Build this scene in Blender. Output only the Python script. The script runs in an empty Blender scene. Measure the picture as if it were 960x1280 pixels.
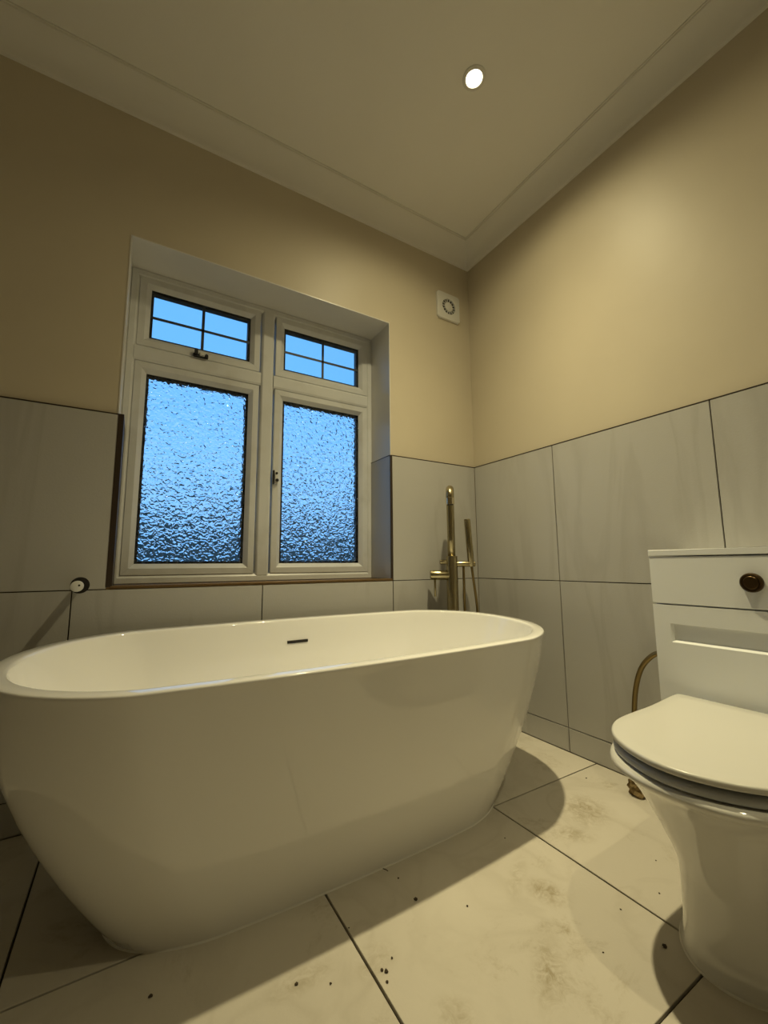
import bpy, bmesh, math, random
from mathutils import Vector, Matrix

scene = bpy.context.scene
COL = scene.collection
PI = math.pi

# ------------------------------------------------------------------ camera
CAM_POS = Vector((-1.5819, -1.6689, 0.7665))
R_AX = Vector((0.85800, -0.51359, -0.00736))
U_AX = Vector((-0.05831, -0.11163, 0.99204))
F_AX = Vector((0.51032, 0.85074, 0.12573))
cam_d = bpy.data.cameras.new('camera')
cam_d.sensor_fit = 'VERTICAL'
cam_d.sensor_height = 36.0
cam_d.lens = 521.3 / 1280.0 * 36.0
cam_d.clip_start = 0.02
cam = bpy.data.objects.new('camera', cam_d)
cam.matrix_world = Matrix(((R_AX.x, U_AX.x, -F_AX.x, CAM_POS.x),
                           (R_AX.y, U_AX.y, -F_AX.y, CAM_POS.y),
                           (R_AX.z, U_AX.z, -F_AX.z, CAM_POS.z),
                           (0, 0, 0, 1)))
COL.objects.link(cam)
scene.camera = cam

# ------------------------------------------------------------------ world: dusk sky
SKY_STRENGTH = 1.0
LAMP_POWER = 180.0
BEAM_SIGMA = 0.54              # radians: soft-edged reflector beam
LAMP_COLOR = (1.0, 0.87, 0.50)
world = bpy.data.worlds.new('world')
scene.world = world
world.use_nodes = True
wn = world.node_tree.nodes
wl = world.node_tree.links
wn.clear()
w_out = wn.new('ShaderNodeOutputWorld')
w_bg = wn.new('ShaderNodeBackground')
w_tc = wn.new('ShaderNodeTexCoord')
w_sep = wn.new('ShaderNodeSeparateXYZ')
w_ramp = wn.new('ShaderNodeValToRGB')
w_ramp.color_ramp.elements[0].position = 0.0      # paler band of dusk light along the horizon
w_ramp.color_ramp.elements[0].color = (0.42, 0.80, 1.30, 1)
w_ramp.color_ramp.elements[1].position = 0.9
w_ramp.color_ramp.elements[1].color = (0.16, 0.56, 1.30, 1)
w_mid = w_ramp.color_ramp.elements.new(0.34)
w_mid.color = (0.21, 0.63, 1.32, 1)
wl.new(w_tc.outputs['Generated'], w_sep.inputs[0])
wl.new(w_sep.outputs['Z'], w_ramp.inputs[0])
wl.new(w_ramp.outputs[0], w_bg.inputs['Color'])
w_bg.inputs['Strength'].default_value = SKY_STRENGTH
wl.new(w_bg.outputs[0], w_out.inputs['Surface'])

# ------------------------------------------------------------------ view
vs = scene.view_settings
vs.view_transform = 'Standard'
vs.look = 'None'
vs.exposure = 0.0
vs.gamma = 1.0
vs.use_curve_mapping = False

random.seed(7)

# ================================================================== helpers
def tag(o, label=None, cat=None, group=None, kind=None):
    if label: o['label'] = label
    if cat: o['category'] = cat
    if group: o['group'] = group
    if kind: o['kind'] = kind
    return o

def obj(name, bm, m, parent=None, smooth=False, auto=None):
    me = bpy.data.meshes.new(name)
    bmesh.ops.recalc_face_normals(bm, faces=bm.faces[:])
    bm.to_mesh(me)
    bm.free()
    if m: me.materials.append(m)
    if smooth or auto:
        for p in me.polygons: p.use_smooth = True
    o = bpy.data.objects.new(name, me)
    COL.objects.link(o)
    if parent is not None:
        o.parent = parent
        o.matrix_parent_inverse = Matrix.Translation(-parent.location)
    if auto:
        md = o.modifiers.new('edges', 'EDGE_SPLIT')
        md.split_angle = math.radians(auto)
    return o

def empty(name, loc=(0, 0, 0)):
    o = bpy.data.objects.new(name, None)
    COL.objects.link(o)
    o.location = loc
    o.empty_display_size = 0.05
    return o

def bx(bm, x0, x1, y0, y1, z0, z1, bevel=0.0, seg=1):
    v = [bm.verts.new((x, y, z)) for z in (z0, z1) for y in (y0, y1) for x in (x0, x1)]
    f = [(0, 1, 3, 2), (4, 5, 7, 6), (0, 1, 5, 4), (2, 3, 7, 6), (0, 2, 6, 4), (1, 3, 7, 5)]
    fs = [bm.faces.new([v[i] for i in q]) for q in f]
    if bevel > 0:
        es = list({e for q in fs for e in q.edges})
        bmesh.ops.bevel(bm, geom=es, offset=bevel, segments=seg, affect='EDGES', profile=0.5)
    return bm

def box(x0, x1, y0, y1, z0, z1, bevel=0.0, seg=1):
    return bx(bmesh.new(), x0, x1, y0, y1, z0, z1, bevel, seg)

def loft(bm, loops, closed=True, cap0=False, cap1=False):
    rows = [[bm.verts.new(p) for p in L] for L in loops]
    n = len(rows[0])
    for a, b in zip(rows[:-1], rows[1:]):
        for i in range(n if closed else n - 1):
            j = (i + 1) % n
            bm.faces.new((a[i], a[j], b[j], b[i]))
    if cap0: bm.faces.new(rows[0])
    if cap1: bm.faces.new(rows[-1])
    return rows

def tube(bm, pts, r, n=14, caps=True):
    pts = [Vector(p) for p in pts]
    rr = r if isinstance(r, (list, tuple)) else [r] * len(pts)
    loops = []
    prev = None
    for i, p in enumerate(pts):
        if i == 0: t = pts[1] - pts[0]
        elif i == len(pts) - 1: t = pts[-1] - pts[-2]
        else: t = (pts[i + 1] - p).normalized() + (p - pts[i - 1]).normalized()
        t.normalize()
        if prev is None:
            a = Vector((0, 0, 1)) if abs(t.z) < 0.9 else Vector((1, 0, 0))
            u = t.cross(a).normalized()
        else:
            u = (prev - t * prev.dot(t)).normalized()
        prev = u
        w = t.cross(u)
        loops.append([p + (u * math.cos(2 * PI * k / n) + w * math.sin(2 * PI * k / n)) * rr[i] for k in range(n)])
    loft(bm, loops, True, caps, caps)
    return bm

def rod(bm, a, b, r, n=20, bev=0.0):
    a = Vector(a); b = Vector(b)
    if bev <= 0: return tube(bm, [a, b], r, n)
    d = (b - a).normalized()
    return tube(bm, [a, a + d * bev * 0.3, a + d * bev, b - d * bev, b - d * bev * 0.3, b],
                [r - bev, r - bev * 0.3, r, r, r - bev * 0.3, r - bev], n)

def disc_ring(bm, c, ax, prof, n=40, cap=True):
    """lathe: prof = [(radius, height along ax)]"""
    c = Vector(c); ax = Vector(ax).normalized()
    a = Vector((0, 0, 1)) if abs(ax.z) < 0.9 else Vector((1, 0, 0))
    u = ax.cross(a).normalized(); w = ax.cross(u)
    loops = [[c + ax * h + (u * math.cos(2 * PI * k / n) + w * math.sin(2 * PI * k / n)) * r for k in range(n)] for r, h in prof]
    loft(bm, loops, True, cap, cap)
    return bm

def catmull(P, sub=8):
    out = []
    for i in range(len(P) - 1):
        p0 = P[max(i - 1, 0)]; p1 = P[i]; p2 = P[i + 1]; p3 = P[min(i + 2, len(P) - 1)]
        for k in range(sub):
            t = k / sub
            out.append(tuple(0.5 * ((2 * b) + (-a + c) * t + (2 * a - 5 * b + 4 * c - d) * t * t + (-a + 3 * b - 3 * c + d) * t ** 3)
                             for a, b, c, d in zip(p0, p1, p2, p3)))
    out.append(tuple(P[-1]))
    return out

def offset_loop(L, d):
    """2D inward offset of a closed CCW/CW loop"""
    n = len(L)
    area = sum(L[i][0] * L[(i + 1) % n][1] - L[(i + 1) % n][0] * L[i][1] for i in range(n))
    s = 1 if area > 0 else -1
    out = []
    for i in range(n):
        a = Vector(L[i - 1]); b = Vector(L[(i + 1) % n])
        t = (b - a).normalized()
        out.append((L[i][0] - t.y * d * s, L[i][1] + t.x * d * s))
    return out

# ================================================================== materials
def mat(name, color, rough=0.5, metal=0.0, spec=0.5, coat=0.0):
    m = bpy.data.materials.new(name)
    m.use_nodes = True
    b = m.node_tree.nodes['Principled BSDF']
    b.inputs['Base Color'].default_value = (*color, 1)
    b.inputs['Roughness'].default_value = rough
    b.inputs['Metallic'].default_value = metal
    b.inputs['Specular IOR Level'].default_value = spec
    b.inputs['Coat Weight'].default_value = coat
    return m

def nodes(m):
    return m.node_tree.nodes, m.node_tree.links, m.node_tree.nodes['Principled BSDF']

def add_noise(m, c1, c2, scale, detail=4, lo=0.35, hi=0.65, stretch=(1, 1, 1), rot=(0, 0, 0), bump=0.0, bscale=None, rough=None):
    N, L, b = nodes(m)
    tc = N.new('ShaderNodeTexCoord')
    mp = N.new('ShaderNodeMapping')
    mp.inputs['Scale'].default_value = stretch
    mp.inputs['Rotation'].default_value = rot
    L.new(tc.outputs['Object'], mp.inputs[0])
    nz = N.new('ShaderNodeTexNoise')
    nz.inputs['Scale'].default_value = scale
    nz.inputs['Detail'].default_value = detail
    L.new(mp.outputs[0], nz.inputs[0])
    rp = N.new('ShaderNodeValToRGB')
    rp.color_ramp.elements[0].position = lo
    rp.color_ramp.elements[0].color = (*c1, 1)
    rp.color_ramp.elements[1].position = hi
    rp.color_ramp.elements[1].color = (*c2, 1)
    L.new(nz.outputs[0], rp.inputs[0])
    L.new(rp.outputs[0], b.inputs['Base Color'])
    if bump:
        n2 = N.new('ShaderNodeTexNoise')
        n2.inputs['Scale'].default_value = bscale or scale * 4
        n2.inputs['Detail'].default_value = 5
        L.new(tc.outputs['Object'], n2.inputs[0])
        bp = N.new('ShaderNodeBump')
        bp.inputs['Strength'].default_value = 1.0
        bp.inputs['Distance'].default_value = bump
        L.new(n2.outputs[0], bp.inputs['Height'])
        L.new(bp.outputs[0], b.inputs['Normal'])
    return rp, tc

M = {}
# satin cream emulsion on the upper walls
M['wall'] = mat('cream_wall_paint', (0.58, 0.515, 0.395), 0.46, spec=0.4)
add_noise(M['wall'], (0.57, 0.505, 0.387), (0.595, 0.53, 0.405), 3.0, 3, 0.3, 0.7, bump=0.0012, bscale=7)
# matt white ceiling and coving
M['ceil'] = mat('white_ceiling_paint', (0.82, 0.80, 0.76), 0.75)
add_noise(M['ceil'], (0.81, 0.79, 0.75), (0.84, 0.82, 0.78), 2.5, 3, 0.3, 0.7, bump=0.0006, bscale=40)
M['cove'] = mat('white_coving_paint', (0.76, 0.74, 0.70), 0.6)
M['reveal'] = mat('white_reveal_gloss', (0.72, 0.71, 0.69), 0.34)
add_noise(M['reveal'], (0.70, 0.69, 0.67), (0.74, 0.73, 0.71), 5, 3, 0.3, 0.7, bump=0.0008, bscale=9)
M['joint'] = mat('dark_open_joint', (0.055, 0.040, 0.022), 0.9)
M['trim'] = mat('dark_brown_trim', (0.030, 0.017, 0.009), 0.45)
M['bronze'] = mat('bronze_trim', (0.20, 0.125, 0.055), 0.42, 0.6)
M['upvc'] = mat('white_upvc', (0.66, 0.67, 0.68), 0.28)
add_noise(M['upvc'], (0.58, 0.58, 0.57), (0.67, 0.68, 0.69), 9, 5, 0.22, 0.5)
M['gasket'] = mat('black_gasket', (0.012, 0.014, 0.016), 0.6)
M['lead'] = mat('grey_lead_strip', (0.05, 0.06, 0.07), 0.5, 0.3)
M['bath'] = mat('white_acrylic', (0.89, 0.88, 0.86), 0.06, coat=0.4)
M['ceramic'] = mat('white_ceramic', (0.72, 0.71, 0.68), 0.09, coat=0.4)
M['seat'] = mat('white_seat_plastic', (0.67, 0.66, 0.62), 0.25)
M['seat_ring'] = mat('pale_grey_seat_plastic', (0.50, 0.52, 0.56), 0.25)
M['unit'] = mat('white_grey_cabinet_paint', (0.86, 0.88, 0.90), 0.36)
M['brass'] = mat('brushed_brass', (0.40, 0.345, 0.21), 0.27, 1.0)
add_noise(M['brass'], (0.35, 0.30, 0.175), (0.46, 0.40, 0.25), 60, 2, 0.3, 0.7, stretch=(1, 1, 0.06))
M['brass_hi'] = mat('polished_brass', (0.72, 0.64, 0.46), 0.14, 1.0)
M['copper'] = mat('tarnished_brass_pipe', (0.30, 0.225, 0.10), 0.32, 1.0)
M['bronze_dark'] = mat('dark_bronze_button', (0.075, 0.045, 0.018), 0.32, 0.8)
M['white_plastic'] = mat('white_plastic', (0.70, 0.69, 0.65), 0.4)
M['dark'] = mat('dark_hole', (0.015, 0.012, 0.010), 0.8)
M['crumb'] = mat('dark_crumb', (0.05, 0.035, 0.02), 0.9)
M['rust'] = mat('brown_mortar', (0.16, 0.105, 0.04), 0.9)
add_noise(M['rust'], (0.09, 0.06, 0.022), (0.26, 0.18, 0.075), 60, 4, 0.35, 0.65)
M['caulk'] = mat('white_sealant', (0.75, 0.73, 0.68), 0.4)
M['grass'] = mat('dark_lawn', (0.012, 0.02, 0.010), 0.9)
add_noise(M['grass'], (0.03, 0.045, 0.03), (0.09, 0.12, 0.08), 3, 5)
M['hedge'] = mat('added_hedge_leaves', (0.012, 0.02, 0.010), 0.9)  # for the added hedge behind the rippled panes
add_noise(M['hedge'], (0.04, 0.06, 0.055), (0.20, 0.25, 0.23), 9, 5)

# (x, y, half sizes, angle, strength) of the dirt patches on the floor
STAINS = [(-0.32, -0.775, 0.13, 0.10, 0.5, 1.0), (-0.70, -0.93, 0.055, 0.07, 0.3, 1.0), (-0.46, -0.83, 0.05, 0.09, 0.9, 0.8), (-0.86, -1.06, 0.045, 0.12, -0.9, 0.9),
          (-1.06, -1.03, 0.05, 0.06, 0.2, 0.9), (-1.13, -0.87, 0.07, 0.05, 0.4, 0.6), (-1.27, -0.83, 0.09, 0.04, 0.0, 0.6), (-0.72, -0.86, 0.12, 0.03, 0.6, 0.5), (-1.35, -0.95, 0.12, 0.06, 0.1, 0.6)]
# stone-look porcelain wall tile with soft diagonal veins; per-tile offset from Object Info
def stone(name, base, vein, light, rough, smear=False):
    m = mat(name, base, rough)
    N, L, b = nodes(m)
    tc = N.new('ShaderNodeTexCoord')
    oi = N.new('ShaderNodeObjectInfo')
    add = N.new('ShaderNodeVectorMath'); add.operation = 'ADD'
    sc = N.new('ShaderNodeVectorMath'); sc.operation = 'SCALE'
    cmb = N.new('ShaderNodeCombineXYZ')
    for i in range(3): L.new(oi.outputs['Random'], cmb.inputs[i])
    sc.inputs['Scale'].default_value = 17.0
    L.new(cmb.outputs[0], sc.inputs[0])
    L.new(tc.outputs['Object'], add.inputs[0])
    L.new(sc.outputs[0], add.inputs[1])
    mp = N.new('ShaderNodeMapping')
    mp.inputs['Rotation'].default_value = (0.25, 0.28, 0.5)
    mp.inputs['Scale'].default_value = (3.2, 3.2, 0.55)
    L.new(add.outputs[0], mp.inputs[0])
    n1 = N.new('ShaderNodeTexNoise')
    n1.inputs['Scale'].default_value = 1.3
    n1.inputs['Detail'].default_value = 6
    n1.inputs['Distortion'].default_value = 0.7
    L.new(mp.outputs[0], n1.inputs[0])
    r1 = N.new('ShaderNodeValToRGB')
    e = r1.color_ramp.elements
    e[0].position = 0.30; e[0].color = (*base, 1)
    e[1].position = 0.72; e[1].color = (*light, 1)
    k = e.new(0.50); k.color = (*base, 1)
    k = e.new(0.545); k.color = (*vein, 1)
    k = e.new(0.60); k.color = (*base, 1)
    L.new(n1.outputs[0], r1.inputs[0])
    last = r1.outputs[0]
    if smear:
        # brown scuffs where the floor has been walked on: soft patches at their own places, broken up by grain
        geo = N.new('ShaderNodeNewGeometry')
        patch = None
        for (sx, sy, ax, ay, ang, k_) in STAINS:
            q0 = N.new('ShaderNodeMapping'); q0.vector_type = 'TEXTURE'
            q0.inputs['Location'].default_value = (sx, sy, 0)
            q0.inputs['Rotation'].default_value = (0, 0, ang)
            q0.inputs['Scale'].default_value = (ax, ay, 1)
            L.new(geo.outputs['Position'], q0.inputs[0])
            le = N.new('ShaderNodeVectorMath'); le.operation = 'LENGTH'
            L.new(q0.outputs[0], le.inputs[0])
            mr = N.new('ShaderNodeMapRange'); mr.interpolation_type = 'SMOOTHSTEP'
            mr.inputs[1].default_value = 1.0; mr.inputs[2].default_value = 0.0
            mr.inputs[3].default_value = 0.0; mr.inputs[4].default_value = k_
            L.new(le.outputs['Value'], mr.inputs[0])
            if patch is None: patch = mr.outputs[0]
            else:
                mm = N.new('ShaderNodeMath'); mm.operation = 'MAXIMUM'
                L.new(patch, mm.inputs[0]); L.new(mr.outputs[0], mm.inputs[1]); patch = mm.outputs[0]
        # scuffed plaster dust and dirt marks left on the unfinished floor
        n2 = N.new('ShaderNodeTexNoise'); n2.inputs['Scale'].default_value = 4.5; n2.inputs['Detail'].default_value = 8
        n2.inputs['Roughness'].default_value = 0.72; n2.inputs['Distortion'].default_value = 0.6
        L.new(add.outputs[0], n2.inputs[0])
        r2 = N.new('ShaderNodeValToRGB')
        r2.color_ramp.elements[0].position = 0.56; r2.color_ramp.elements[0].color = (0, 0, 0, 1)
        r2.color_ramp.elements[1].position = 0.70; r2.color_ramp.elements[1].color = (1, 1, 1, 1)
        L.new(n2.outputs[0], r2.inputs[0])
        n3 = N.new('ShaderNodeTexNoise'); n3.inputs['Scale'].default_value = 38; n3.inputs['Detail'].default_value = 7; n3.inputs['Roughness'].default_value = 0.7; n3.inputs['Distortion'].default_value = 1.2
        L.new(tc.outputs['Object'], n3.inputs[0])
        r3 = N.new('ShaderNodeValToRGB')
        r3.color_ramp.elements[0].position = 0.38; r3.color_ramp.elements[0].color = (0, 0, 0, 1)
        r3.color_ramp.elements[1].position = 0.62; r3.color_ramp.elements[1].color = (1, 1, 1, 1)
        L.new(n3.outputs[0], r3.inputs[0])
        mu = N.new('ShaderNodeMath'); mu.operation = 'MULTIPLY'
        mpat = N.new('ShaderNodeMath'); mpat.operation = 'MAXIMUM'
        L.new(patch, mpat.inputs[0]); L.new(r2.outputs[0], mpat.inputs[1])
        L.new(mpat.outputs[0], mu.inputs[0]); L.new(r3.outputs[0], mu.inputs[1])
        mu2 = N.new('ShaderNodeMath'); mu2.operation = 'MULTIPLY'; mu2.inputs[1].default_value = 0.9
        L.new(mu.outputs[0], mu2.inputs[0])
        mx = N.new('ShaderNodeMixRGB'); mx.inputs[2].default_value = (0.30, 0.245, 0.15, 1)
        L.new(mu2.outputs[0], mx.inputs[0]); L.new(last, mx.inputs[1])
        # pale dust bloom
        n4 = N.new('ShaderNodeTexNoise'); n4.inputs['Scale'].default_value = 2.2; n4.inputs['Detail'].default_value = 7
        L.new(add.outputs[0], n4.inputs[0])
        r4 = N.new('ShaderNodeValToRGB')
        r4.color_ramp.elements[0].position = 0.45; r4.color_ramp.elements[0].color = (0, 0, 0, 1)
        r4.color_ramp.elements[1].position = 0.75; r4.color_ramp.elements[1].color = (0.5, 0.5, 0.5, 1)
        L.new(n4.outputs[0], r4.inputs[0])
        mx2 = N.new('ShaderNodeMixRGB'); mx2.inputs[2].default_value = (0.66, 0.62, 0.54, 1)
        L.new(r4.outputs[0], mx2.inputs[0]); L.new(mx.outputs[0], mx2.inputs[1])
        last = mx2.outputs[0]
    L.new(last, b.inputs['Base Color'])
    n5 = N.new('ShaderNodeTexNoise'); n5.inputs['Scale'].default_value = 160; n5.inputs['Detail'].default_value = 3
    L.new(tc.outputs['Object'], n5.inputs[0])
    bp = N.new('ShaderNodeBump'); bp.inputs['Distance'].default_value = 0.0003
    L.new(n5.outputs[0], bp.inputs['Height'])
    L.new(bp.outputs[0], b.inputs['Normal'])
    return m

M['tile'] = stone('greige_stone_wall_tile', (0.47, 0.46, 0.44), (0.435, 0.422, 0.40), (0.495, 0.485, 0.465), 0.33)
M['floor'] = stone('pale_stone_floor_tile', (0.56, 0.52, 0.45), (0.52, 0.48, 0.41), (0.59, 0.55, 0.48), 0.5, True)

def clear_glass():
    m = bpy.data.materials.new('clear_glass')
    m.use_nodes = True
    N, L = m.node_tree.nodes, m.node_tree.links
    N.clear()
    o = N.new('ShaderNodeOutputMaterial'); t = N.new('ShaderNodeBsdfTransparent'); g = N.new('ShaderNodeBsdfGlossy')
    t.inputs[0].default_value = (0.93, 0.97, 0.97, 1)
    g.inputs['Roughness'].default_value = 0.02
    f = N.new('ShaderNodeFresnel'); f.inputs[0].default_value = 1.45
    mx = N.new('ShaderNodeMixShader')
    L.new(f.outputs[0], mx.inputs[0]); L.new(t.outputs[0], mx.inputs[1]); L.new(g.outputs[0], mx.inputs[2])
    L.new(mx.outputs[0], o.inputs[0])
    return m
M['glass'] = clear_glass()

def rippled_glass():
    m = bpy.data.materials.new('rippled_obscure_glass')
    m.use_nodes = True
    N, L = m.node_tree.nodes, m.node_tree.links
    N.clear()
    o = N.new('ShaderNodeOutputMaterial'); g = N.new('ShaderNodeBsdfGlass')
    g.inputs['IOR'].default_value = 1.5
    g.inputs['Roughness'].default_value = 0.0
    g.inputs['Color'].default_value = (0.97, 0.99, 1.0, 1)
    tc = N.new('ShaderNodeTexCoord')
    nz = N.new('ShaderNodeTexNoise'); nz.inputs['Scale'].default_value = 66; nz.inputs['Detail'].default_value = 0.6
    nz.inputs['Distortion'].default_value = 0.5
    L.new(tc.outputs['Object'], nz.inputs[0])
    bp = N.new('ShaderNodeBump'); bp.inputs['Distance'].default_value = 0.0125
    L.new(nz.outputs[0], bp.inputs['Height'])
    L.new(bp.outputs[0], g.inputs['Normal'])
    L.new(g.outputs[0], o.inputs[0])
    return m
M['ripple'] = rippled_glass()

def emit(name, color, s):
    m = bpy.data.materials.new(name)
    m.use_nodes = True
    N, L = m.node_tree.nodes, m.node_tree.links
    N.clear()
    o = N.new('ShaderNodeOutputMaterial'); e = N.new('ShaderNodeEmission')
    e.inputs[0].default_value = (*color, 1); e.inputs[1].default_value = s
    L.new(e.outputs[0], o.inputs[0])
    return m
M['lens'] = emit('lit_lamp_lens', (1.0, 0.88, 0.62), 14.0)

# ================================================================== room shell
XL, YF = -3.30, -3.30          # left wall face, wall behind the camera
ZC = 2.575                     # ceiling
PW = 0.010                     # plaster plane sits 10 mm behind the tile faces
ZS, ZM, ZT = 0.095, 0.6926, 1.2926   # tile course lines
OX0, OX1, OZ0, OZ1 = -1.657, -0.535, 0.700, 1.985   # window opening
WT = 0.29                      # outer wall thickness

# --- floor
floor = obj('floor', box(XL - 0.2, 0.2, YF - 0.2, 0.3, -0.12, -0.008), M['joint'])
tag(floor, 'pale stone-look tiled floor with open dark joints', kind='structure')
FX = [XL, -2.9475, -2.3475, -1.7475, -1.1475, -0.552, 0.0]
FY = [YF, -3.0125, -2.413, -1.8135, -1.2135, -0.6125, 0.0]
g = 0.0024
random.seed(3)
for i in range(len(FX) - 1):
    for j in range(len(FY) - 1):
        x0, x1, y0, y1 = FX[i] + g, FX[i + 1] - g, FY[j] + g, FY[j + 1] - g
        cx, cy = (x0 + x1) / 2, (y0 + y1) / 2
        bm = box(x0 - cx, x1 - cx, y0 - cy, y1 - cy, -0.008, 0.0, 0.0008)
        t = obj('floor_tile', bm, M['floor'], floor)
        t.location = (cx, cy, 0)

# --- back wall with the window opening
bm = bmesh.new()
bx(bm, XL - 0.2, OX0, PW, WT, -0.12, ZC + 0.1)
bx(bm, OX1, 0.2, PW, WT, -0.12, ZC + 0.1)
bx(bm, OX0, OX1, PW, WT, OZ1, ZC + 0.1)
bx(bm, OX0, OX1, PW, WT, -0.12, OZ0 - 0.008)
wall_back = tag(obj('wall_back', bm, M['wall']), 'cream painted back wall with window opening above greige tiles', kind='structure')
wall_right = tag(obj('wall_right', box(PW, 0.2, YF - 0.2, PW, -0.12, ZC + 0.1), M['wall']),
                 'cream painted right wall above greige tiles', kind='structure')
wall_left = tag(obj('wall_left', box(XL - 0.2, XL - PW, YF - 0.2, PW, -0.12, ZC + 0.1), M['wall']),
                'cream painted left wall above greige tiles', kind='structure')
wall_front = tag(obj('wall_front', box(XL - PW, PW, YF - 0.2, YF, -0.12, ZC + 0.1), M['wall']),
                 'plain cream painted wall facing the window', kind='structure')
ceiling = tag(obj('ceiling', box(XL - 0.2, 0.2, YF - 0.2, 0.3, ZC, ZC + 0.1), M['ceil']),
              'white painted flat ceiling', kind='structure')

# white plastered reveal lining of the window opening
bm = bmesh.new()
bx(bm, OX0, OX1, PW - 0.0015, 0.215, OZ1 - 0.004, OZ1)
bx(bm, OX0, OX0 + 0.004, PW - 0.0015, 0.215, OZ0, OZ1 - 0.004)
bx(bm, OX1 - 0.003, OX1, PW - 0.0015, 0.215, OZ0, OZ1 - 0.004)
obj('window_reveal', bm, M['reveal'], wall_back)
# bare brown sill bed with bronze edge strip, dark strip up the left side, tiled right reveal
obj('window_sill', box(OX0, OX1, 0.003, 0.215, OZ0 - 0.0075, OZ0), M['bronze'], wall_back)
obj('sill_edge_strip', box(OX0 + 0.016, OX1 - 0.004, -0.002, 0.012, OZ0 - 0.004, OZ0 + 0.0035, 0.0008), M['bronze'], wall_back)
obj('edge_strip', box(OX0 + 0.003, OX0 + 0.0205, -0.001, 0.20, OZ0, ZT + 0.001), M['trim'], wall_back)
rt = obj('reveal_tile', box(-0.006, 0, -0.092, 0.092, -0.2945, 0.2945, 0.0008), M['tile'], wall_back)
rt.location = (OX1 - 0.003, 0.096, 0.997)
obj('edge_strip', box(OX1 - 0.0095, OX1 + 0.001, -0.001, 0.0035, OZ0 - 0.002, ZT + 0.001), M['trim'], wall_back)
obj('edge_strip', box(OX1 - 0.0095, OX1 - 0.003, 0.0035, 0.19, ZT - 0.001, ZT + 0.002), M['trim'], wall_back)

# --- wall tiles (each one its own piece) over a dark joint bed
g = 0.0017
def tile_wall(parent, axis, sign, courses):
    """courses: list of (u0,u1,z0,z1); axis 'y' -> back wall (u = x), 'x' -> side wall (u = y)"""
    for (u0, u1, z0, z1) in courses:
        uc, zc = (u0 + u1) / 2, (z0 + z1) / 2
        a, h = (u1 - u0) / 2 - g, (z1 - z0) / 2 - g
        if axis == 'y':
            t = obj('wall_tile', box(-a, a, 0, 0.0065, -h, h, 0.0008), M['tile'], parent); t.location = (uc, 0, zc)
        elif sign > 0:
            t = obj('wall_tile', box(0, 0.0065, -a, a, -h, h, 0.0008), M['tile'], parent); t.location = (0, uc, zc)
        else:
            t = obj('wall_tile', box(-0.0065, 0, -a, a, -h, h, 0.0008), M['tile'], parent); t.location = (XL, uc, zc)

BXJ = [XL, -2.951, -2.3465, -1.7425, -1.1385, -0.5335, 0.0]
back = []
for i in range(len(BXJ) - 1):
    back += [(BXJ[i], BXJ[i + 1], 0.0, ZS), (BXJ[i], BXJ[i + 1], ZS, ZM)]
back += [(XL, -2.85, ZM, ZT), (-2.85, -2.25, ZM, ZT), (-2.25, -1.6505, ZM, ZT), (-0.5335, 0.0, ZM, ZT)]
tile_wall(wall_back, 'y', 0, back)
bm = bmesh.new()
bx(bm, XL, 0.0, 0.0055, PW - 0.0002, 0, ZM - 0.002)
bx(bm, XL, -1.6515, 0.0055, PW - 0.0002, ZM - 0.002, ZT - 0.001)
bx(bm, -0.533, 0.0, 0.0055, PW - 0.0002, ZM - 0.002, ZT - 0.001)
obj('joint_bed', bm, M['joint'], wall_back)
RYJ = [YF, -2.897, -2.297, -1.697, -1.0973, -0.4977, 0.0]
right = []
for i in range(len(RYJ) - 1):
    for z0, z1 in ((0, ZS), (ZS, ZM), (ZM, ZT)): right.append((RYJ[i], RYJ[i + 1], z0, z1))
tile_wall(wall_right, 'x', 1, right)
obj('joint_bed', box(0.0055, PW - 0.0002, YF, 0.0055, 0, ZT - 0.001), M['joint'], wall_right)
tile_wall(wall_left, 'x', -1, right)
obj('joint_bed', box(XL - PW + 0.0002, XL - 0.0055, YF, 0.0055, 0, ZT - 0.001), M['joint'], wall_left)
# dark metal strip capping the tiles
obj('edge_strip', box(XL, -1.637, -0.0008, PW, ZT - 0.001, ZT + 0.0022), M['trim'], wall_back)
obj('edge_strip', box(OX1 - 0.001, 0.0, -0.0008, PW, ZT - 0.001, ZT + 0.0022), M['trim'], wall_back)
obj('edge_strip', box(-0.0008, PW, YF, 0.004, ZT - 0.001, ZT + 0.0022), M['trim'], wall_right)
obj('edge_strip', box(XL - PW, XL + 0.0008, YF, 0.004, ZT - 0.001, ZT + 0.0022), M['trim'], wall_left)

# --- coving: one mitred length per wall
CB, CP = 2.476, 0.092
prof = [(PW * -1.0, CB - 0.002), (0.004, CB - 0.002), (0.007, CB + 0.004), (0.008, CB + 0.010)]
for k in range(1, 8):
    a = k / 8 * PI / 2
    prof.append((0.008 + (CP - 0.016) * (1 - math.cos(a)) * 0.6 + (CP - 0.016) * 0.4 * k / 8,
                 CB + 0.010 + (ZC - CB - 0.024) * (math.sin(a) * 0.6 + 0.4 * k / 8)))
prof += [(CP - 0.006, ZC - 0.011), (CP - 0.004, ZC - 0.005), (CP, ZC - 0.0045), (CP, ZC + 0.002), (-PW, ZC + 0.002)]
def cove(name, fn, label):
    bm = bmesh.new()
    loft(bm, [[fn(d, 0, z) for d, z in prof], [fn(d, 1, z) for d, z in prof]], True, True, True)
    tag(obj(name, bm, M['cove'], auto=35), label, kind='structure')
cove('trim_1', lambda d, s, z: ((XL + d) if s == 0 else -d, -d, z), 'white coving along the window wall')
cove('trim_2', lambda d, s, z: (-d, (YF + d) if s == 0 else -d, z), 'white coving along the right wall')
cove('trim_3', lambda d, s, z: (XL + d, (YF + d) if s == 0 else -d, z), 'white coving along the left wall')
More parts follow.
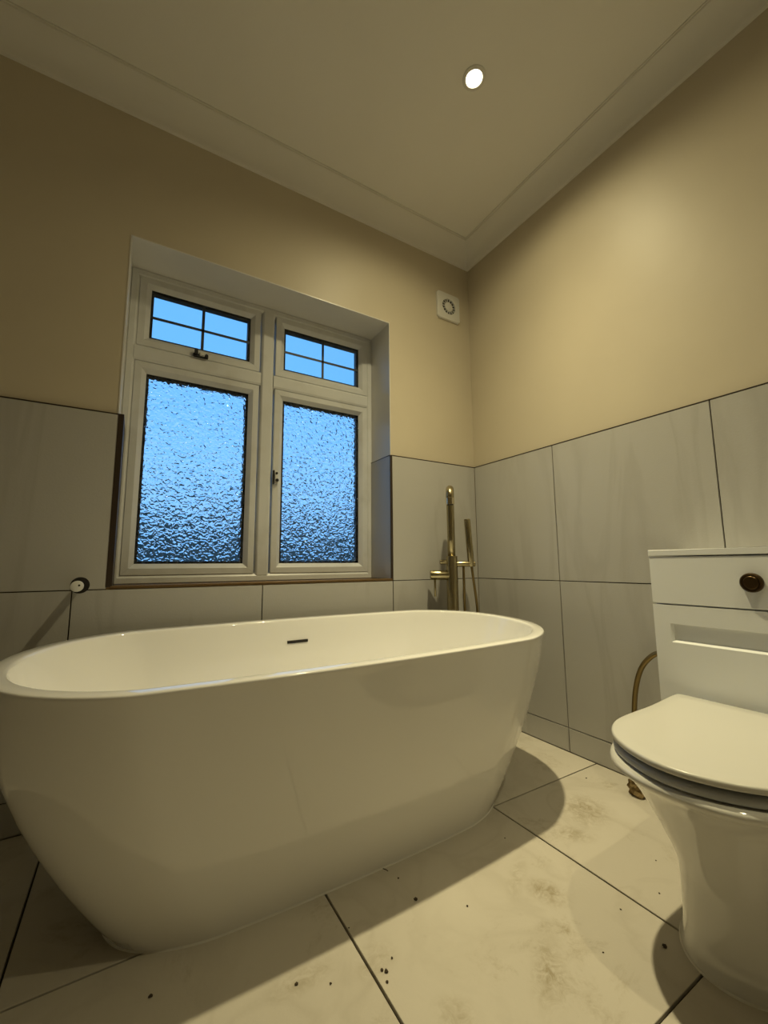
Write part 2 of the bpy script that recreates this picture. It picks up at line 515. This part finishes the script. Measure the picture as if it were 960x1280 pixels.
cove('trim_4', lambda d, s, z: ((XL + d) if s == 0 else -d, YF + d, z), 'white coving along the wall facing the window')

# ================================================================== window
WY = 0.19
win = tag(empty('window_1', (-1.096, WY, OZ0)), 'white plastic window with two clear fanlights above two rippled panes', kind='structure')

def mitred(bm, x0, x1, z0, z1, prof, gap=0.0003):
    """frame of four mitred bars; prof = closed section [(inset, y)]"""
    cs = [((x0, z0), (1, 1)), ((x1, z0), (-1, 1)), ((x1, z1), (-1, -1)), ((x0, z1), (1, -1))]
    for k in range(4):
        (p, s), (q, t) = cs[k], cs[(k + 1) % 4]
        d = Vector((q[0] - p[0], q[1] - p[1])).normalized() * gap
        A = [(p[0] + s[0] * i + d.x, y, p[1] + s[1] * i + d.y) for i, y in prof]
        B = [(q[0] + t[0] * i - d.x, y, q[1] + t[1] * i - d.y) for i, y in prof]
        loft(bm, [A, B], True, True, True)
    return bm

FXa, FXb, FZa, FZb = OX0 + 0.004, OX1 - 0.003, OZ0 + 0.001, OZ1 - 0.004
outer_prof = [(0, WY + 0.070), (0, WY + 0.004), (0.003, WY), (0.022, WY), (0.030, WY + 0.006), (0.034, WY + 0.014), (0.034, WY + 0.070)]
obj('outer_frame', mitred(bmesh.new(), FXa, FXb, FZa, FZb, outer_prof), M['upvc'], win)
# central mullion with chamfered face and rounded foot, and the two transoms
bm = bmesh.new()
mp = [(-1.124, WY + 0.07), (-1.124, WY + 0.010), (-1.119, WY + 0.002), (-1.114, WY - 0.001), (-1.073, WY - 0.001), (-1.068, WY + 0.002), (-1.063, WY + 0.010), (-1.063, WY + 0.07)]
loft(bm, [[(x, y, 0.7265) for x, y in mp], [(x, y, 1.960) for x, y in mp]], True, True, True)
obj('mullion', bm, M['upvc'], win)
def transom(x0, x1):
    bm = bmesh.new()
    tp = [(1.588, WY + 0.07), (1.588, WY + 0.012), (1.592, WY + 0.003), (1.600, WY), (1.645, WY), (1.653, WY + 0.003), (1.657, WY + 0.012), (1.657, WY + 0.07)]
    loft(bm, [[(x0, y, z) for z, y in tp], [(x1, y, z) for z, y in tp]], True, True, True)
    obj('transom', bm, M['upvc'], win)
transom(FXa + 0.026, -1.123)
transom(-1.064, FXb - 0.026)

def sash(x0, x1, z0, z1, clear, seed):
    sp = [(0, WY + 0.060), (0, WY + 0.006), (0.0025, WY + 0.003), (0.026, WY + 0.003), (0.030, WY + 0.006), (0.044, WY + 0.018), (0.045, WY + 0.060)]
    s = obj('sash', mitred(bmesh.new(), x0, x1, z0, z1, sp), M['upvc'], win)
    gp = [(0.0, WY + 0.0585), (0.0, WY + 0.021), (0.0475, WY + 0.0195), (0.0475, WY + 0.021), (0.0475, WY + 0.055), (0.045, WY + 0.0585)]
    gx0, gx1, gz0, gz1 = x0 + 0.0435, x1 - 0.0435, z0 + 0.0435, z1 - 0.0435
    obj('gasket', mitred(bmesh.new(), x0 + 0.043, x1 - 0.043, z0 + 0.043, z1 - 0.043,
                         [(0, WY + 0.058), (0, WY + 0.020), (0.0012, WY + 0.020), (0.0012, WY + 0.0265), (0.011, WY + 0.0268), (0.011, WY + 0.050), (0.0045, WY + 0.051), (0.0045, WY + 0.058)], 0.0), M['gasket'], s)
    p = obj('pane', box(gx0, gx1, WY + 0.0225, WY + 0.0262, gz0, gz1), M['glass'] if clear else M['ripple'], s)
    if clear:
        xm, zm = (gx0 + gx1) / 2, (gz0 + gz1) / 2 - 0.012
        for a in ((xm - 0.006, xm + 0.006, gz0, gz1), (gx0, gx1, zm - 0.006, zm + 0.006)):
            obj('lead_bar', box(a[0], a[1], WY + 0.0205, WY + 0.0225, a[2], a[3], 0.0006), M['lead'], s)
    return s

s_tl = sash(-1.622, -1.129, 1.655, 1.956, True, 1)
s_tr = sash(-1.057, -0.565, 1.655, 1.956, True, 2)
s_ll = sash(-1.622, -1.129, 0.733, 1.589, False, 3)
s_lr = sash(-1.057, -0.565, 0.733, 1.589, False, 4)
# fasteners left bare: a stay plate under the opening fanlight and a handle spindle on the casement
bm = bmesh.new()
bx(bm, -1.412, -1.352, WY - 0.010, WY + 0.004, 1.656, 1.670, 0.002)
bx(bm, -1.408, -1.394, WY - 0.018, WY - 0.008, 1.662, 1.688, 0.002)
disc_ring(bm, (-1.360, WY - 0.010, 1.664), (0, -1, 0), [(0.007, 0), (0.007, 0.006), (0.005, 0.008)], 14)
obj('fanlight_catch', bm, M['gasket'], s_tl)
bm = bmesh.new()
bx(bm, -1.388, -1.366, WY - 0.014, WY + 0.004, 1.660, 1.678, 0.003)
obj('catch_block', bm, M['white_plastic'], s_tl)
bm = bmesh.new()
bx(bm, -1.051, -1.033, WY - 0.012, WY + 0.004, 1.140, 1.196, 0.003)
obj('handle_plate', bm, M['white_plastic'], s_lr)
bm = bmesh.new()
disc_ring(bm, (-1.042, WY - 0.011, 1.184), (0, -1, 0), [(0.0055, 0), (0.0055, 0.003)], 14)
disc_ring(bm, (-1.040, WY - 0.011, 1.152), (0, -1, 0), [(0.0075, 0), (0.0075, 0.004)], 14)
bx(bm, -1.056, -1.051, WY - 0.010, WY + 0.004, 1.135, 1.198)
obj('spindle_hole', bm, M['dark'], s_lr)

# ================================================================== outside
tag(obj('ground', box(-9, 9, 0.35, 14, -0.6, -0.5), M['grass']), 'dark garden lawn outside the window', kind='structure')
bm = bmesh.new()  # invented hedge, added so the rippled panes darken towards the bottom
nx, nz = 90, 26
random.seed(11)
rows = []
for sgn, y in ((-1, 5.0), (1, 6.2)):
    for k in (range(nz + 1) if sgn < 0 else range(nz, -1, -1)):
        z = -0.5 + 1.95 * k / nz
        rows.append([(-9 + 18 * i / nx, y + 0.18 * math.sin(i * 1.7 + k * 2.3) * math.cos(i * 0.9 - k) + random.uniform(-0.1, 0.1),
                      z + (0.22 * math.sin(i * 0.8) * math.sin(i * 0.23 + 1) + random.uniform(-0.06, 0.06)) * (k / nz)) for i in range(nx + 1)])
loft(bm, rows, False)
tag(obj('added_hedge', bm, M['hedge'], smooth=True), 'added dark hedge outside, placed to darken the lower part of the rippled panes', 'hedge')

# ================================================================== bathtub
BCX, BCY, BA, BB, BE, BZ, BT, BN = -1.037, -0.4258, 0.797, 0.355, 0.425, 0.552, 0.043, 2.226
FA, FB, FE, FN = 0.561, 0.238, 0.39, 2.95
NB = 200
def outline(a, e, b, n):
    out = []
    for k in range(NB):
        T = 2 * PI * (k + 0.5) / NB
        c, s = math.cos(T), math.sin(T)
        u = math.copysign((a - e) * min(abs(c) * 3, 1) + e * abs(c) ** (2 / n), c)
        v = math.copysign(abs(s) ** (2 / n) * b, s)
        out.append((u, v))
    return out
rim_o = outline(BA, BE, BB, BN)
foot_o = outline(FA, FE, FB, FN)
loops = []
H = 0.992
def blend(t, off=0.0, dz=0.0):
    gv = 1 - (1 - t) ** 0.93
    gu = 1 - (1 - t) ** 1.79
    A = outline(BA - off, BE - off, BB - off, BN)
    L = []
    for (u0, v0), (u1, v1), (ur, vr) in zip(foot_o, A, rim_o):
        L.append((BCX + u0 + (u1 - u0) * gu, BCY + v0 + (v1 - v0) * gv, (BZ + BT * vr) * t + dz))
    return L
base = blend(0.0)
loops.append([((x - BCX) * 0.97 + BCX, (y - BCY) * 0.97 + BCY, 0.0) for x, y, z in base])
loops.append([(x, y, 0.003) for x, y, z in base])
for k in range(1, 25):
    t = k / 24 * 0.984
    loops.append(blend(t, 0, 0.003 * (1 - t)))
def rimloop(off, dz):
    A = outline(BA - off, BE - off, BB - off, BN)
    return [(BCX + u, BCY + v, BZ + BT * v + dz) for u, v in A]
loops += [rimloop(0.0, -0.0045), rimloop(0.001, -0.0015), rimloop(0.0035, 0.0)]
RW = 0.038
loops += [rimloop(RW - 0.009, 0.0), rimloop(RW - 0.0045, -0.0008), rimloop(RW - 0.0015, -0.003), rimloop(RW, -0.008)]
in_foot = outline(0.50, 0.34, 0.20, 2.6)
IZ = 0.14
top_in = rimloop(RW, -0.008)
for k in range(1, 19):
    t = k / 18
    s = t ** 1.15
    rad = max(0.0, (t - 0.72) / 0.28)
    L = []
    for (x, y, z), (u, v) in zip(top_in, in_foot):
        bxx, byy = BCX + u, BCY + v
        q = s * 0.80 + 0.20 * rad ** 1.6
        zz = z + (IZ - z) * (t / 0.86 if t < 0.7 else (0.7 / 0.86) + (1 - 0.7 / 0.86) * (1 - (1 - (t - 0.7) / 0.3) ** 2))
        L.append((x + (bxx - x) * q, y + (byy - y) * q, zz))
    loops.append(L)
last = loops[-1]
for f in (0.7, 0.35, 0.06):
    loops.append([((x - BCX) * f + BCX, (y - BCY) * f + BCY, IZ - 0.004 * (1 - f)) for x, y, z in last])
bm = bmesh.new()
loft(bm, loops, True, True, True)
bath = tag(empty('freestanding_bathtub', (BCX, BCY, 0)), 'white oval freestanding bathtub standing on the floor below the window', 'bathtub')
obj('tub_shell', bm, M['bath'], bath, auto=50)
# overflow slot in the far inner wall
def inner_at(t, x):
    s = t ** 1.15
    best = None
    for (px, py, z), (u, v) in zip(top_in, in_foot):
        if v < 0: continue
        q = s * 0.80
        X = px + (BCX + u - px) * q; Y = py + (BCY + v - py) * q; Z = z + (IZ - z) * (t / 0.86)
        if best is None or abs(X - x) < best[0]: best = (abs(X - x), Y, Z)
    return best[1], best[2]
oy0, oz0 = inner_at(0.150, -1.03)
oy1, oz1 = inner_at(0.24, -1.02)
obj('overflow_slot', box(-1.074, -0.994, oy0 - 0.0035, oy0 + 0.010, oz0 - 0.005, oz0 + 0.005, 0.001), M['dark'], bath)
bm = bmesh.new()
disc_ring(bm, (BCX, BCY, IZ - 0.006), (0, 0, 1), [(0.036, 0), (0.036, 0.006), (0.033, 0.009), (0.010, 0.011)], 32)
obj('waste_cap', bm, M['brass'], bath, auto=40)
# bead of sealant round the foot
fo = outline(FA + 0.002, FE + 0.002, FB + 0.002, FN)
fi = outline(FA - 0.004, FE - 0.004, FB - 0.004, FN)
bm = bmesh.new()
loft(bm, [[(BCX + u, BCY + v, 0.0) for u, v in fo], [(BCX + u * 0.998, BCY + v * 0.998, 0.0022) for u, v in fo], [(BCX + u, BCY + v, 0.006) for u, v in fi]], True)
obj('sealant_bead', bm, M['caulk'], bath, smooth=True)

# ================================================================== floor-standing bath mixer
TX, TY = -0.262, -0.100
tap = tag(empty('bath_mixer_tap', (TX, TY, 0)), 'brushed brass floor-standing bath tap in the corner behind the bathtub', 'tap')
bm = bmesh.new()
disc_ring(bm, (TX, TY, 0), (0, 0, 1), [(0.055, 0), (0.055, 0.006), (0.052, 0.009), (0.030, 0.010)], 40)
obj('base_plate', bm, M['brass'], tap, auto=40)
obj('column', rod(bmesh.new(), (TX, TY, 0.008), (TX, TY, 0.806), 0.0275, 28, 0.002), M['brass'], tap, auto=40)
# gooseneck
dx, dy = -0.645, -0.764
reach, rt_ = 0.150, 0.0195
rb = reach / 2
ztop = 1.118
pts = [(TX, TY, 0.80), (TX, TY, 0.9), (TX, TY, ztop - rb * 0.55)]
for k in range(1, 17):
    a = PI * k / 16
    pts.append((TX + dx * rb * (1 - math.cos(a)), TY + dy * rb * (1 - math.cos(a)), ztop - rb * 0.55 + rb * 0.55 * math.sin(a)))
ex, ey = TX + dx * reach, TY + dy * reach
obj('spout', tube(bmesh.new(), pts + [(ex, ey, ztop - 0.062)], rt_ - 0.001, 22), M['brass'], tap, smooth=True)
bm = bmesh.new()
disc_ring(bm, (ex, ey, ztop - 0.082), (0, 0, 1), [(0.0165, 0), (0.0195, 0.001), (0.0195, 0.030)], 26)
obj('aerator', bm, M['brass_hi'], tap, auto=40)
bm = bmesh.new()
disc_ring(bm, (ex, ey, ztop - 0.084), (0, 0, 1), [(0.014, 0), (0.015, 0.004)], 24)
obj('outlet', bm, M['dark'], tap)
# mixer body arm with lever
cr = Vector((0.858, -0.514, 0)).normalized()       # tap bracket runs across the bath end
def along(s, z, f=0.0): return (TX + cr.x * s, TY + cr.y * s + f, z)
obj('valve_body', rod(bmesh.new(), along(-0.015, 0.716), along(-0.105, 0.716), 0.0235, 24, 0.003), M['brass'], tap, auto=40)
bm = bmesh.new()
rod(bm, along(-0.083, 0.695), along(-0.083, 0.615), 0.0055, 14, 0.001)
obj('lever', bm, M['brass'], tap, auto=40)
obj('diverter_knob', rod(bmesh.new(), along(-0.02, 0.778), along(-0.058, 0.778), 0.011, 18, 0.002), M['brass'], tap, auto=40)
obj('bracket_arm', rod(bmesh.new(), along(0.02, 0.768), along(0.112, 0.768), 0.0135, 20, 0.002), M['brass'], tap, auto=40)
obj('hand_shower', rod(bmesh.new(), along(0.094, 0.755), along(0.080, 0.985), 0.0158, 20, 0.002), M['brass'], tap, auto=40)
hp = [along(0.095, 0.757), along(0.103, 0.68), along(0.115, 0.56), along(0.118, 0.40), along(0.112, 0.27), along(0.090, 0.21),
      along(0.066, 0.27), along(0.058, 0.40), along(0.056, 0.56), along(0.056, 0.70), along(0.056, 0.757)]
hp = catmull([tuple(p) for p in hp], 6)
obj('shower_hose', tube(bmesh.new(), hp, 0.0062, 10), M['copper'], tap, smooth=True)

# ================================================================== toilet unit
UX, UY0, UY1, UZ = -0.222, -1.482, -0.980, 0.805
unit = tag(empty('cistern_unit', (UX / 2, (UY0 + UY1) / 2, 0)), 'white boxed-in cistern cabinet against the tiled right wall behind the toilet', 'cabinet')
obj('carcass', box(UX + 0.018, -0.001, UY0 + 0.001, UY1 - 0.001, 0.012, UZ - 0.020), M['unit'], unit)
obj('worktop', box(UX - 0.002, -0.001, UY0, UY1, UZ - 0.018, UZ, 0.0015), M['unit'], unit)
up = obj('upper_fascia', box(UX, UX + 0.018, UY0 + 0.001, UY1 - 0.001, 0.6475, UZ - 0.0205, 0.0012), M['unit'], unit)
# lower fascia with a recessed pull slot
def slot_panel(y0, y1, z0, z1, a0, a1, b0, b1, depth):
    bm = bmesh.new()
    x = UX
    def q(p): return [bm.verts.new(v) for v in p]
    O = q([(x, y0, z0), (x, y1, z0), (x, y1, z1), (x, y0, z1)])
    I = q([(x, a0, b0), (x, a1, b0), (x, a1, b1), (x, a0, b1)])
    s = 0.006
    D = q([(x + depth, a0 + s, b0 + s), (x + depth, a1 - s, b0 + s), (x + depth, a1 - s, b1 - s * 0.3), (x + depth, a0 + s, b1 - s * 0.3)])
    Bk = q([(x + 0.018, y0, z0), (x + 0.018, y1, z0), (x + 0.018, y1, z1), (x + 0.018, y0, z1)])
    for i in range(4):
        j = (i + 1) % 4
        bm.faces.new((O[i], O[j], I[j], I[i])); bm.faces.new((I[i], I[j], D[j], D[i])); bm.faces.new((O[i], O[j], Bk[j], Bk[i]))
    bm.faces.new(D); bm.faces.new(Bk)
    return bm
obj('lower_fascia', slot_panel(UY0 + 0.001, UY1 - 0.001, 0.006, 0.6435, UY0 + 0.045, UY1 - 0.045, 0.538, 0.591, 0.011), M['unit'], unit)
obj('plinth_gap', box(UX + 0.003, -0.002, UY0 + 0.003, UY1 - 0.003, 0.0, 0.0115), M['dark'], unit)
bm = bmesh.new()
disc_ring(bm, (UX, -1.227, 0.7145), (-1, 0, 0), [(0.0225, 0), (0.0245, 0.003), (0.0245, 0.010), (0.022, 0.013), (0.018, 0.0125), (0.0175, 0.0105)], 40)
btn = obj('flush_button', bm, M['bronze_dark'], unit, auto=40)
bm = bmesh.new()
disc_ring(bm, (UX - 0.0105, -1.227, 0.7145), (-1, 0, 0), [(0.0165, 0), (0.0165, 0.003), (0.015, 0.0045)], 32)
obj('button_insert', bm, M['bronze_dark'], btn, auto=40)

# ------------------------------------------------------------------ toilet pan
TC = -1.240
toilet = tag(empty('toilet', (-0.45, TC, 0)), 'white back-to-wall toilet with closed lid in front of the cistern cabinet', 'toilet')
half = [(-0.262, 0.199), (-0.30, 0.197), (-0.375, 0.190), (-0.435, 0.1855), (-0.50, 0.1840), (-0.556, 0.1815), (-0.600, 0.174), (-0.645, 0.155),
        (-0.682, 0.127), (-0.714, 0.084), (-0.734, 0.036), (-0.739, 0.0)]
hs = catmull(half, 6)
back_edge = [(-0.2505, 0.170), (-0.2505, 0.186), (-0.254, 0.194)]
lid_loop = [(x, TC + y) for x, y in back_edge + hs] + [(x, TC - y) for x, y in (back_edge + hs)[:-1][::-1]]
def plate(z0, z1, r, shrink, crown=0.0):
    bm = bmesh.new()
    B = offset_loop(lid_loop, shrink) if shrink else lid_loop
    i1 = offset_loop(B, r * 0.3); i2 = offset_loop(B, r)
    L = [[(x, y, z0) for x, y in i2], [(x, y, z0 + r * 0.3) for x, y in i1], [(x, y, z0 + r) for x, y in B],
         [(x, y, z1 - r) for x, y in B], [(x, y, z1 - r * 0.3) for x, y in i1], [(x, y, z1) for x, y in i2]]
    cx = sum(p[0] for p in B) / len(B)
    for f in (0.85, 0.6, 0.3, 0.03):
        L.append([((x - cx) * f + cx, (y - TC) * f + TC, z1 + crown * (1 - f * f)) for x, y in i2])
    loft(bm, L, True, True, True)
    return bm
obj('lid', plate(0.3915, 0.4045, 0.004, 0.0, 0.002), M['seat'], toilet, smooth=True)
obj('seat', plate(0.3695, 0.3835, 0.004, 0.002), M['seat_ring'], toilet, smooth=True)
for s in (-1, 1):
    bm = bmesh.new()
    rod(bm, (-0.243, TC + s * 0.075, 0.366), (-0.243, TC + s * 0.075, 0.398), 0.012, 18, 0.002)
    obj('hinge', bm, M['brass'], toilet, auto=40)
for s in (-1, 1):
    obj('buffer', box(-0.60, -0.58, TC + s * 0.12 - 0.008, TC + s * 0.12 + 0.008, 0.3830, 0.392, 0.001), M['gasket'], toilet)
    obj('buffer', box(-0.60, -0.58, TC + s * 0.12 - 0.008, TC + s * 0.12 + 0.008, 0.3650, 0.370, 0.001), M['gasket'], toilet)
# pan: D-shaped sections stacked from the foot to the rim
def dsec(w, xf, xs, z, n=2.0, wb=None):
    """half width w at the straight part, front at xf, straight part ends at xs"""
    wb = wb or w
    L = []
    for k in range(7):
        t = k / 6
        L.append((UX - 0.001 + (xs - UX) * t, wb + (w - wb) * (t * t * (3 - 2 * t))))
    for k in range(1, 25):
        a = PI / 2 * k / 24
        L.append((xs + (xf - xs) * math.sin(a) ** (2 / n), w * max(math.cos(a), 0) ** (2 / n)))
    P = [(x, TC + y, z) for x, y in L] + [(x, TC - y, z) for x, y in L[:-1][::-1]]
    return P
secs = [(0.109, -0.622, -0.470, 0.000, 2.1), (0.109, -0.622, -0.470, 0.007, 2.1), (0.105, -0.617, -0.466, 0.012, 2.1),
        (0.1035, -0.613, -0.462, 0.05, 2.1), (0.1035, -0.613, -0.460, 0.10, 2.1), (0.1045, -0.614, -0.460, 0.145, 2.1),
        (0.1065, -0.618, -0.461, 0.165, 2.1), (0.1165, -0.634, -0.468, 0.20, 2.12), (0.1335, -0.660, -0.480, 0.25, 2.15),
        (0.1515, -0.690, -0.494, 0.30, 2.2), (0.1665, -0.715, -0.508, 0.333, 2.25), (0.1765, -0.734, -0.516, 0.3455, 2.3),
        (0.1835, -0.741, -0.520, 0.3515, 2.3), (0.1845, -0.7425, -0.520, 0.3575, 2.3), (0.1825, -0.740, -0.519, 0.3630, 2.3),
        (0.177, -0.732, -0.517, 0.3660, 2.3), (0.165, -0.715, -0.51, 0.3665, 2.3), (0.10, -0.62, -0.48, 0.3665, 2.3)]
bm = bmesh.new()
loft(bm, [dsec(*s) for s in secs], True, True, True)
obj('pan', bm, M['ceramic'], toilet, auto=60)
bm = bmesh.new()
A = dsec(0.1115, -0.6250, -0.47, 0.0, 2.1); Bq = dsec(0.1095, -0.6225, -0.47, 0.0035, 2.1)
loft(bm, [A, Bq, dsec(0.107, -0.620, -0.47, 0.004, 2.1)], True)
obj('sealant_bead', bm, M['caulk'], toilet, smooth=True)

# ================================================================== supply pipe and mortar lump
pp = [(-0.045, -1.03, 0.470), (-0.045, -0.97, 0.474), (-0.045, -0.925, 0.472), (-0.045, -0.88, 0.456), (-0.045, -0.838, 0.408), (-0.045, -0.812, 0.335), (-0.045, -0.799, 0.245), (-0.05, -0.795, 0.12), (-0.055, -0.798, 0.0)]
pp = catmull(pp, 6)
pp = [p for p in pp if p[1] > -0.977]
tag(obj('supply_pipe', tube(bmesh.new(), pp, 0.0085, 14), M['copper'], smooth=True),
    'thin brass-coloured water pipe bending from behind the cistern cabinet to the floor', 'pipe')
random.seed(21)
bm = bmesh.new()
bmesh.ops.create_icosphere(bm, subdivisions=3, radius=1.0)
for v in bm.verts:
    n = v.co.normalized()
    k = 1 + 0.32 * math.sin(n.x * 7 + n.y * 4) * math.sin(n.z * 6 + 1) + random.uniform(-0.10, 0.10)
    v.co = Vector((-0.088 + n.x * 0.030 * k, -0.820 + n.y * 0.028 * k, max(0.0, 0.020 + n.z * 0.040 * k)))
tag(obj('mortar_lump', bm, M['rust']), 'crumbly brown lump of mortar on the floor at the pipe foot', 'debris')

# ================================================================== wall fittings
fan = tag(empty('extractor_fan', (-0.150, PW, 2.193)), 'square white extractor fan grille with round slotted ring high on the wall', 'fan')
fx, fz, fh = -0.150, 2.193, 0.079
FYF = PW - 0.013
bm = bmesh.new()
nn = 48
def sq(k):
    a = 2 * PI * (k + 0.5) / nn
    c, s = math.cos(a), math.sin(a); m = max(abs(c), abs(s)); return (c / m, s / m)
ri, ro = 0.0265, 0.0455
loops = [[(fx + sq(k)[0] * fh, PW, fz + sq(k)[1] * fh) for k in range(nn)],
         [(fx + sq(k)[0] * fh, FYF + 0.003, fz + sq(k)[1] * fh) for k in range(nn)],
         [(fx + sq(k)[0] * (fh - 0.003), FYF, fz + sq(k)[1] * (fh - 0.003)) for k in range(nn)],
         [(fx + ro * math.cos(2 * PI * (k + 0.5) / nn), FYF, fz + ro * math.sin(2 * PI * (k + 0.5) / nn)) for k in range(nn)],
         [(fx + ro * math.cos(2 * PI * (k + 0.5) / nn), FYF + 0.010, fz + ro * math.sin(2 * PI * (k + 0.5) / nn)) for k in range(nn)]]
loft(bm, loops, True)
obj('cover', bm, M['white_plastic'], fan, auto=35)
bm = bmesh.new()
disc_ring(bm, (fx, FYF + 0.010, fz), (0, -1, 0), [(ri, 0), (ri, 0.009), (ri - 0.002, 0.0105), (0.004, 0.0115)], 36)
obj('centre_disc', bm, M['white_plastic'], fan, auto=35)
bm = bmesh.new()
disc_ring(bm, (fx, PW - 0.001, fz), (0, -1, 0), [(ro + 0.002, 0), (ro + 0.002, 0.003)], 36)
obj('duct_opening', bm, M['dark'], fan)
for k in range(14):
    a = 2 * PI * k / 14
    c, s = math.cos(a), math.sin(a)
    bm = bmesh.new()
    w = 0.0014
    P = []
    for y in (FYF + 0.0008, FYF + 0.008):
        for r_, sg in ((ri - 0.001, -1), (ri - 0.001, 1), (ro + 0.001, 1), (ro + 0.001, -1)):
            P.append(bm.verts.new((fx + c * r_ - s * w * sg, y, fz + s * r_ + c * w * sg)))
    for q in ((0, 1, 2, 3), (4, 5, 6, 7), (0, 1, 5, 4), (1, 2, 6, 5), (2, 3, 7, 6), (3, 0, 4, 7)): bm.faces.new([P[i] for i in q])
    obj('grille_rib', bm, M['white_plastic'], fan)

# capped pipe stub on the left of the window
px_, pz_ = -1.7225, 0.7085
stub = tag(empty('capped_pipe_stub', (px_, 0, pz_)), 'small white capped pipe stub poking from the tile joint left of the window', 'pipe cap')
bm = bmesh.new()
disc_ring(bm, (px_, 0.0, pz_), (0, -1, 0), [(0.026, 0), (0.026, 0.0008)], 28)
obj('wall_hole', bm, M['dark'], stub)
obj('stub', rod(bmesh.new(), (px_, 0.0, pz_), (px_, -0.080, pz_), 0.011, 20, 0.001), M['copper'], stub, auto=40)
bm = bmesh.new()
rod(bm, (px_, -0.072, pz_), (px_, -0.096, pz_), 0.0165, 24, 0.002)
cap = obj('cap', bm, M['white_plastic'], stub, auto=40)
bm = bmesh.new()
disc_ring(bm, (px_ + 0.006, -0.0955, pz_ + 0.003), (0, -1, 0), [(0.003, 0), (0.003, 0.0008)], 12)
obj('cap_hole', bm, M['dark'], cap)

# ================================================================== ceiling downlights
def downlight(x, y, label, level=1.0):
    t = tag(empty('ceiling_downlight', (x, y, ZC)), label, 'light', 'recessed ceiling downlights')
    bm = bmesh.new()
    disc_ring(bm, (x, y, ZC), (0, 0, -1), [(0.043, 0), (0.043, 0.003), (0.040, 0.005), (0.031, 0.005), (0.029, 0.001)], 40, False)
    obj('bezel', bm, M['white_plastic'], t, auto=35)
    bm = bmesh.new()
    disc_ring(bm, (x, y, ZC), (0, 0, -1), [(0.029, 0.0005), (0.028, 0.002), (0.010, 0.003)], 32)
    obj('lens', bm, M['lens'], t, smooth=True)
    ld = bpy.data.lights.new('downlight_beam', 'SPOT')
    ld.energy = LAMP_POWER * level
    ld.color = LAMP_COLOR
    ld.spot_size = math.radians(160)
    ld.spot_blend = 0.4
    # reflector lamp: intensity falls off smoothly with the angle from straight down
    ld.use_nodes = True
    N, L = ld.node_tree.nodes, ld.node_tree.links
    em = N['Emission']
    ge = N.new('ShaderNodeNewGeometry'); sp = N.new('ShaderNodeSeparateXYZ')
    L.new(ge.outputs['Incoming'], sp.inputs[0])
    def op(kind, a, b=None):
        n = N.new('ShaderNodeMath'); n.operation = kind
        for i, v in enumerate((a, b)):
            if v is None: continue
            if isinstance(v, (int, float)): n.inputs[i].default_value = v
            else: L.new(v, n.inputs[i])
        return n.outputs[0]
    th = op('ARCCOSINE', op('MINIMUM', op('ABSOLUTE', sp.outputs['Z']), 1.0))
    q = op('DIVIDE', th, BEAM_SIGMA)
    core = op('EXPONENT', op('MULTIPLY', op('MULTIPLY', q, q), -1.0))
    L.new(op('ADD', op('MULTIPLY', core, 0.965), 0.035), em.inputs['Strength'])
    ld.shadow_soft_size = 0.024
    lo = bpy.data.objects.new('downlight_beam', ld)
    COL.objects.link(lo)
    lo.parent = t
    lo.location = (0, 0, -0.032)
    return t
downlight(-0.589, -0.694, 'lit round recessed downlight in the ceiling above the bathtub end')
downlight(-0.62, -1.80, 'lit round recessed downlight in the ceiling near the wall facing the window', 0.27)

# ================================================================== crumbs on the floor
CRUMB_LABELS = {0: 'dark crumb on the floor in the shadow edge beside the bathtub', 7: 'dark crumb on the floor in the shadow of the toilet foot',
                8: 'dark crumb on the floor near the skirting tiles between bathtub and toilet'}
def crumb(x, y, s, seed, label=None):
    rnd = random.Random(seed)
    bm = bmesh.new()
    bmesh.ops.create_icosphere(bm, subdivisions=1, radius=1.0)
    for v in bm.verts:
        k = rnd.uniform(0.6, 1.1)
        v.co = Vector((v.co.x * s * k * rnd.uniform(0.8, 1.2), v.co.y * s * k, max(0.0, s * 0.35 + v.co.z * s * 0.45 * k)))
    o = obj('floor_crumb', bm, M['crumb'])
    o.location = (x, y, 0)
    tag(o, label or 'tiny dark speck of debris lying on the pale floor tiles', 'debris', 'dark crumbs scattered on the floor')
crumbs = CRUMBS = [(520, 1125, .0055), (483, 1215, .005), (478, 1213, .004), (484, 1228, .0035), (371, 1231, .004), (413, 1230, .003), (584, 1133, .003),
          (831, 1184, .006), (733, 973, .004), (820, 1076, .0025), (824, 1117, .0025), (776, 1137, .0025), (754, 1191, .0025), (631, 1048, .0025),
          (188, 1246, .0045), (498, 1098, .0025), (490, 1198, .003), (436, 1160, .002)]
def floor_point(px, py):
    d = F_AX + R_AX * ((px - 480) / 521.3) - U_AX * ((py - 640) / 521.3)
    t = -CAM_POS.z / d.z
    return CAM_POS + d * t
for i, (px, py, s) in enumerate(crumbs):
    p = floor_point(px, py)
    crumb(p.x, p.y, s, i, CRUMB_LABELS.get(i))
hp = [floor_point(*q) for q in ((459, 1089.5), (464, 1087), (470, 1085.8), (477, 1086), (482, 1087.5), (485, 1089.5))]
hp = catmull([(p.x, p.y, 0.0012) for p in hp], 5)
tag(obj('stray_hair', tube(bmesh.new(), hp, 0.0009, 6), M['crumb'], smooth=True), 'thin dark curled strand lying on the floor against the bathtub foot', 'debris')
